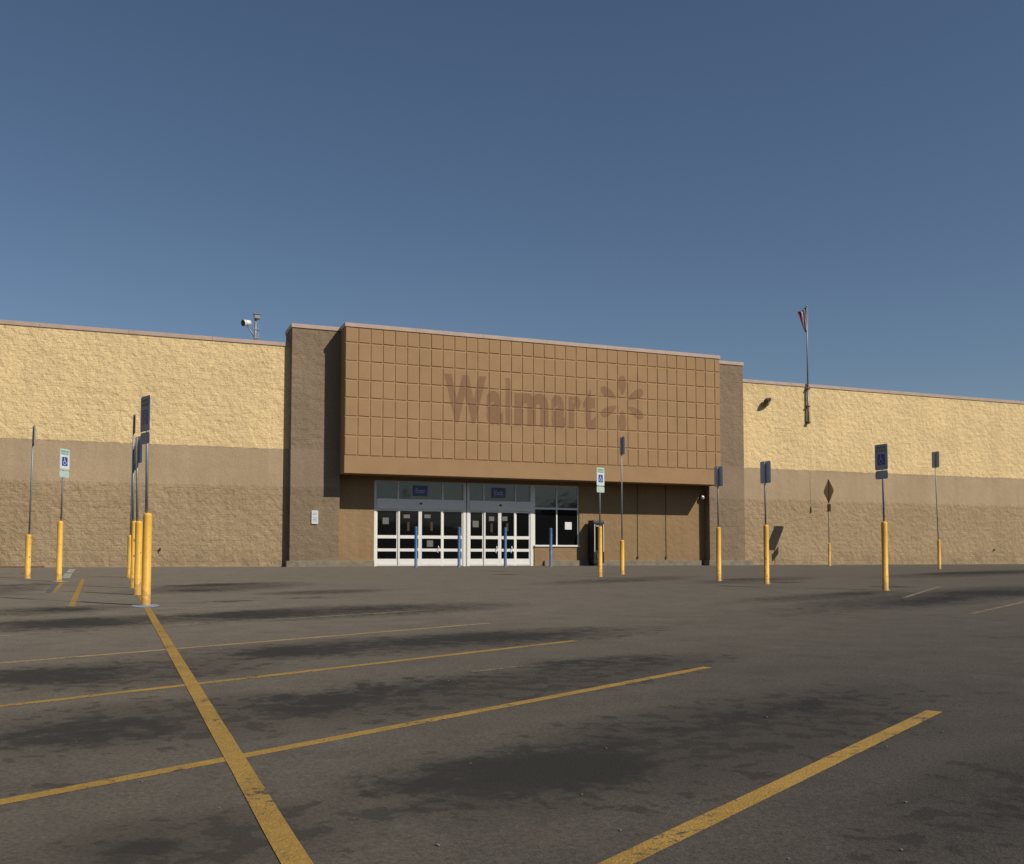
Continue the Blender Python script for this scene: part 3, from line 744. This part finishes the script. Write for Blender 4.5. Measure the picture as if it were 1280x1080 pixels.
def isa(bm, fn, s):
    """international symbol of access, unit box scaled by s, drawn with flat shapes"""
    def poly(pts): bm.faces.new([bm.verts.new(fn(u * s, v * s)) for u, v in pts])
    def stroke(a, b, w_):
        a, b = Vector(a), Vector(b); d = (b - a).normalized(); n_ = Vector((-d.y, d.x)) * w_ / 2
        poly([tuple(a + n_), tuple(a - n_), tuple(b - n_), tuple(b + n_)])
    poly(ngon(.075, 12, 0, -.06, .36))
    stroke((-.06, .27), (-.03, -.04), .085); stroke((-.06, -.01), (.17, -.01), .075); stroke((.155, -.01), (.27, -.26), .075)
    stroke((.25, -.26), (.35, -.22), .06); stroke((-.03, .14), (.15, .14), .06)
    for k in range(14):
        a0, a1 = math.radians(115 + k * 16.5), math.radians(115 + (k + 1) * 16.5)
        r0, r1 = .20, .265; cx, cz = -.02, -.16
        poly([(cx + r0 * math.cos(a0), cz + r0 * math.sin(a0)), (cx + r1 * math.cos(a0), cz + r1 * math.sin(a0)), (cx + r1 * math.cos(a1), cz + r1 * math.sin(a1)), (cx + r0 * math.cos(a1), cz + r0 * math.sin(a1))])

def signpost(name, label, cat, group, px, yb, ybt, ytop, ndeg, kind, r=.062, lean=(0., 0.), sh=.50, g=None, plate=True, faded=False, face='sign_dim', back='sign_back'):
    """ndeg: direction (degrees from +X) the printed face looks at"""
    if g is None: g = gnd(px, yb)
    root = thing(name, label, cat, g, group)
    bt = rise(g, ybt); ht = rise(g, ytop)
    obj('bollard_sleeve', poles(g, bt, r), 'yellow_paint', root)
    n_ = Vector((math.cos(math.radians(ndeg)), math.sin(math.radians(ndeg)), 0)); t_ = Vector((-n_.y, n_.x, 0))   # t_: reader's right when facing sign is -? see below
    t_ = Vector((0, 0, 1)).cross(n_)
    L = Vector((lean[0], lean[1], 0))
    def at_h(z): return L * z + Vector((0, 0, z))
    bm = bmesh.new()
    hp = ht - .02
    tube(bm, at_h(bt - .02), at_h(hp), .021, n=10)
    obj('post', bm, 'galv', root)
    c = at_h
    def panel(pts, zc, thick=.004, off=.030, pname='sign_panel', mat='sign_back'):
        base = at_h(zc)
        fn = lambda u, v, t: base + t_ * u + Vector((0, 0, v)) + n_ * (off + t)
        bm = bmesh.new(); prism(bm, pts, fn, -thick / 2, thick / 2); o = obj(pname, bm, mat, root)
        return o, base
    def sheet(pts, base, off, mat, parent, nm='sign_face'):
        bm = bmesh.new(); bm.faces.new([bm.verts.new(base + t_ * u + Vector((0, 0, v)) + n_ * off) for u, v in pts]); bmesh.ops.recalc_face_normals(bm, faces=bm.faces)
        return obj(nm, bm, mat, parent)
    if kind == 'access':
        w_ = sh * .667; zc = ht - sh / 2
        pn, b0 = panel(rrect(w_, sh, .035), zc)
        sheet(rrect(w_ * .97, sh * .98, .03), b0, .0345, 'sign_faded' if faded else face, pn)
        if faded: sheet(rrect(w_ * .88, sh * .66, .02, 0, -sh * .10), b0, .0355, 'sign_white', pn)
        bm = bmesh.new(); off = .037
        fn = lambda u, v: b0 + t_ * u + Vector((0, 0, v)) + n_ * off
        if ndeg > 60:
            put_text(bm, 'RESERVED', fn, -w_ * .38, w_ * .38, sh * .33, sh * .41, .01)
            obj('sign_lettering', bm, 'sign_green', pn)
            bm = bmesh.new(); put_text(bm, 'PARKING', fn, -w_ * .34, w_ * .34, sh * .21, sh * .29, .01)
            obj('sign_lettering', bm, 'sign_green', pn)
        else: bm.free()
        sheet(rrect(w_ * .56, sh * .42, .02, 0, -sh * .10), b0, .0365, 'sign_blue', pn, 'symbol_panel')
        bm = bmesh.new(); fn2 = lambda u, v: b0 + t_ * u + Vector((0, 0, v - sh * .10)) + n_ * .0375
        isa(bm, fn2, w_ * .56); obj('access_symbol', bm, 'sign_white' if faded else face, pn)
        if plate:
            ph = sh * .33; zc2 = ht - sh - ph / 2 - .015
            pn2, b1 = panel(rrect(w_ * .98, ph, .04), zc2, pname='lower_plate')
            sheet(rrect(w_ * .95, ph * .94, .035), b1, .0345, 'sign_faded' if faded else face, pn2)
    elif kind == 'plain':
        w_ = sh * .667
        pn, b0 = panel(rrect(w_, sh, .05), ht - sh / 2 - .02, mat=back)
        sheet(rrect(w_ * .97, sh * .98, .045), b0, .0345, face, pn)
    elif kind == 'stop':
        R_ = sh / 2 / math.cos(math.pi / 8)
        pn, b0 = panel(ngon(R_, 8, math.pi / 8), ht - sh / 2)
        sheet(ngon(R_ * .985, 8, math.pi / 8), b0, .0345, 'sign_white', pn); sheet(ngon(R_ * .92, 8, math.pi / 8), b0, .0365, 'sign_red', pn)
    elif kind == 'diamond':
        R_ = sh / 2
        pts = []
        for k in range(4):
            a = math.radians(90 * k); c_ = (R_ * math.cos(a), R_ * math.sin(a)); 
            for dd in (-.08, .08): pts.append((c_[0] * .93 + R_ * dd * math.cos(a + math.pi / 2), c_[1] * .93 + R_ * dd * math.sin(a + math.pi / 2)))
        pn, b0 = panel(pts, ht - R_, mat='brown_back')
        sheet([(u * .97, v * .97) for u, v in pts], b0, .0345, M['yellow_paint'], pn)
        ph = sh * .31; pn2, b1 = panel(rrect(ph * 1.15, ph, .03), ht - sh - ph / 2 - .01, pname='lower_plate', mat='brown_back')
        sheet(rrect(ph * 1.1, ph * .95, .028), b1, .0345, M['yellow_paint'], pn2)
    return root
GA = 'accessible parking signs on yellow bollards'; GS = 'tall sign posts on short yellow bollards'
def H_(px, yb, y0, y1): 
    g = gnd(px, yb); return rise(g, y0) - rise(g, y1)
# right-hand row
signpost('parking_sign', 'grey access sign with small plate below, on the largest yellow bollard of the right half', 'sign', GA, 1107, 738, 652, 555.5, 182, 'access', sh=H_(1107, 738, 555.5, 587.5), lean=(-.004, 0))
signpost('parking_sign', 'back of a grey sign on the bollard just left of the diamond-shaped wall shadow', 'sign', GA, 958.5, 730, 656, 576.5, 8, 'access', sh=H_(958, 730, 576.5, 604), plate=False, lean=(-.006, 0))
signpost('parking_sign', 'back of a parking sign on the yellow bollard in front of the right brown pier', 'sign', GA, 898.7, 726, 659, 583, 6, 'access', sh=H_(898, 726, 583, 608), plate=False)
signpost('parking_sign', 'white accessible parking sign on a yellow bollard beside the black kiosk', 'sign', GA, 750.2, 721, 658, 584.5, 294, 'access', sh=H_(750, 721, 584.5, 607.5), faded=True)
# left-hand ones
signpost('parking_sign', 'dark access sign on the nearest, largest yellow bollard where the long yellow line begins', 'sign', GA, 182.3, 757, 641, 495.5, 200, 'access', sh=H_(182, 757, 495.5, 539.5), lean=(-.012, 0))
signpost('parking_sign', 'back of a sign on the second bollard of the left row, behind the nearest one', 'sign', GA, 171.8, 743.5, 651, 545.5, 21, 'access', sh=H_(172, 743, 545.5, 578.5), plate=False, lean=(-.022, 0))
signpost('parking_sign', 'sign back on the third bollard of the left row, half hidden by the second', 'sign', GA, 166.2, 735, 651, 557, 14, 'access', sh=H_(167, 735, 557, 588), plate=False, lean=(-.018, 0), r=.055)
signpost('parking_sign', 'pale green and white access sign on a yellow bollard near the left edge', 'sign', GA, 73.5, 727, 651, 561, 322, 'access', sh=H_(75, 727, 561, 587.5), faded=True, lean=(.012, 0))
signpost('sign_post', 'tall post with an edge-on sign on the short farthest bollard of the left row', 'sign', GS, 161.8, 722, 669, 517, 2, 'plain', r=.066, sh=.50, back='brown_back', lean=(.006, 0))
signpost('sign_post', 'tall thin bare-looking post on the leftmost of all the yellow bollards', 'sign', GS, 34.3, 723, 668, 531, -1.6, 'plain', r=.068, sh=.50, back='galv', lean=(.012, 0))
signpost('sign_post', 'narrow grey sign on a tall post and short yellow bollard right of the black kiosk', 'sign', GS, 777.8, 718, 675, 545, 357, 'plain', r=.068, sh=H_(778, 718, 546.5, 569))
signpost('sign_post', 'small grey sign high on a leaning post over the rightmost short yellow bollard', 'sign', GS, 1174.3, 711, 675, 564, 355, 'plain', r=.066, sh=H_(1174, 711, 564.8, 584.8), lean=(-.022, 0))
# diamond sign, placed by the shadow it throws on the wall
Ys = YW - 2.15
rr = ray(1037, 707.5); g = Vector((rr.x * Ys / rr.y, Ys, gz(Ys)))
signpost('warning_sign', 'back of a brown diamond sign with small plate below, closest to the right wall', 'sign', None, 1037, 708, 679, 598.3, 344, 'diamond', r=.055, sh=rise(g, 598.3) - rise(g, 629.5), g=g, lean=(-.004, 0))

# ------------------------------------------------------------------ loose grit
bm = bmesh.new(); rg = random.Random(11)
for _ in range(36):
    x, y = rg.uniform(0, 1300), 1085 - 330 * rg.random() ** 1.6
    if rg.random() < .10: g = gnd(x, y)
    else: g = gnd(x, y)
    s_ = rg.uniform(.0025, .007) * (1.8 if rg.random() < .06 else 1)
    mt = Matrix.Translation(g + Vector((0, 0, s_ * .4))) @ Matrix.Rotation(rg.random() * 6, 4, 'Z') @ Matrix.Diagonal((s_ * rg.uniform(.8, 1.8), s_, s_ * .6, 1))
    bmesh.ops.create_icosphere(bm, subdivisions=1, radius=1, matrix=mt)
o = obj('loose_grit', bm, 'stone'); tag(o, 'scattered pale grit lying on the asphalt', 'grit'); o['kind'] = 'stuff'

# unseen ridge added behind the camera to put dark shapes into the glass reflections
bm = bmesh.new(); prev = None
for i in range(121):
    a = math.radians(150 + 240 * i / 120 - 30); R1 = 150.
    h_ = 13 + 9 * noise.noise(Vector((i * .13, 3, 0))) + 6 * noise.noise(Vector((i * .55, 9, 0)))
    c_, s_ = math.cos(a), math.sin(a)
    v = [bm.verts.new((c_ * r, s_ * r, -SL * YW - SL * max(0, -s_ * r) - .5 + hh)) for r, hh in ((R1 - 25, 0), (R1 - 8, h_ * .7), (R1, h_), (R1 + 40, h_ * .8), (R1 + 60, -1))]
    if prev:
        for k in range(4): bm.faces.new((prev[k], prev[k + 1], v[k + 1], v[k]))
    prev = v
o = obj('reflection_ridge', bm, 'unseen_ridge'); o['kind'] = 'structure'
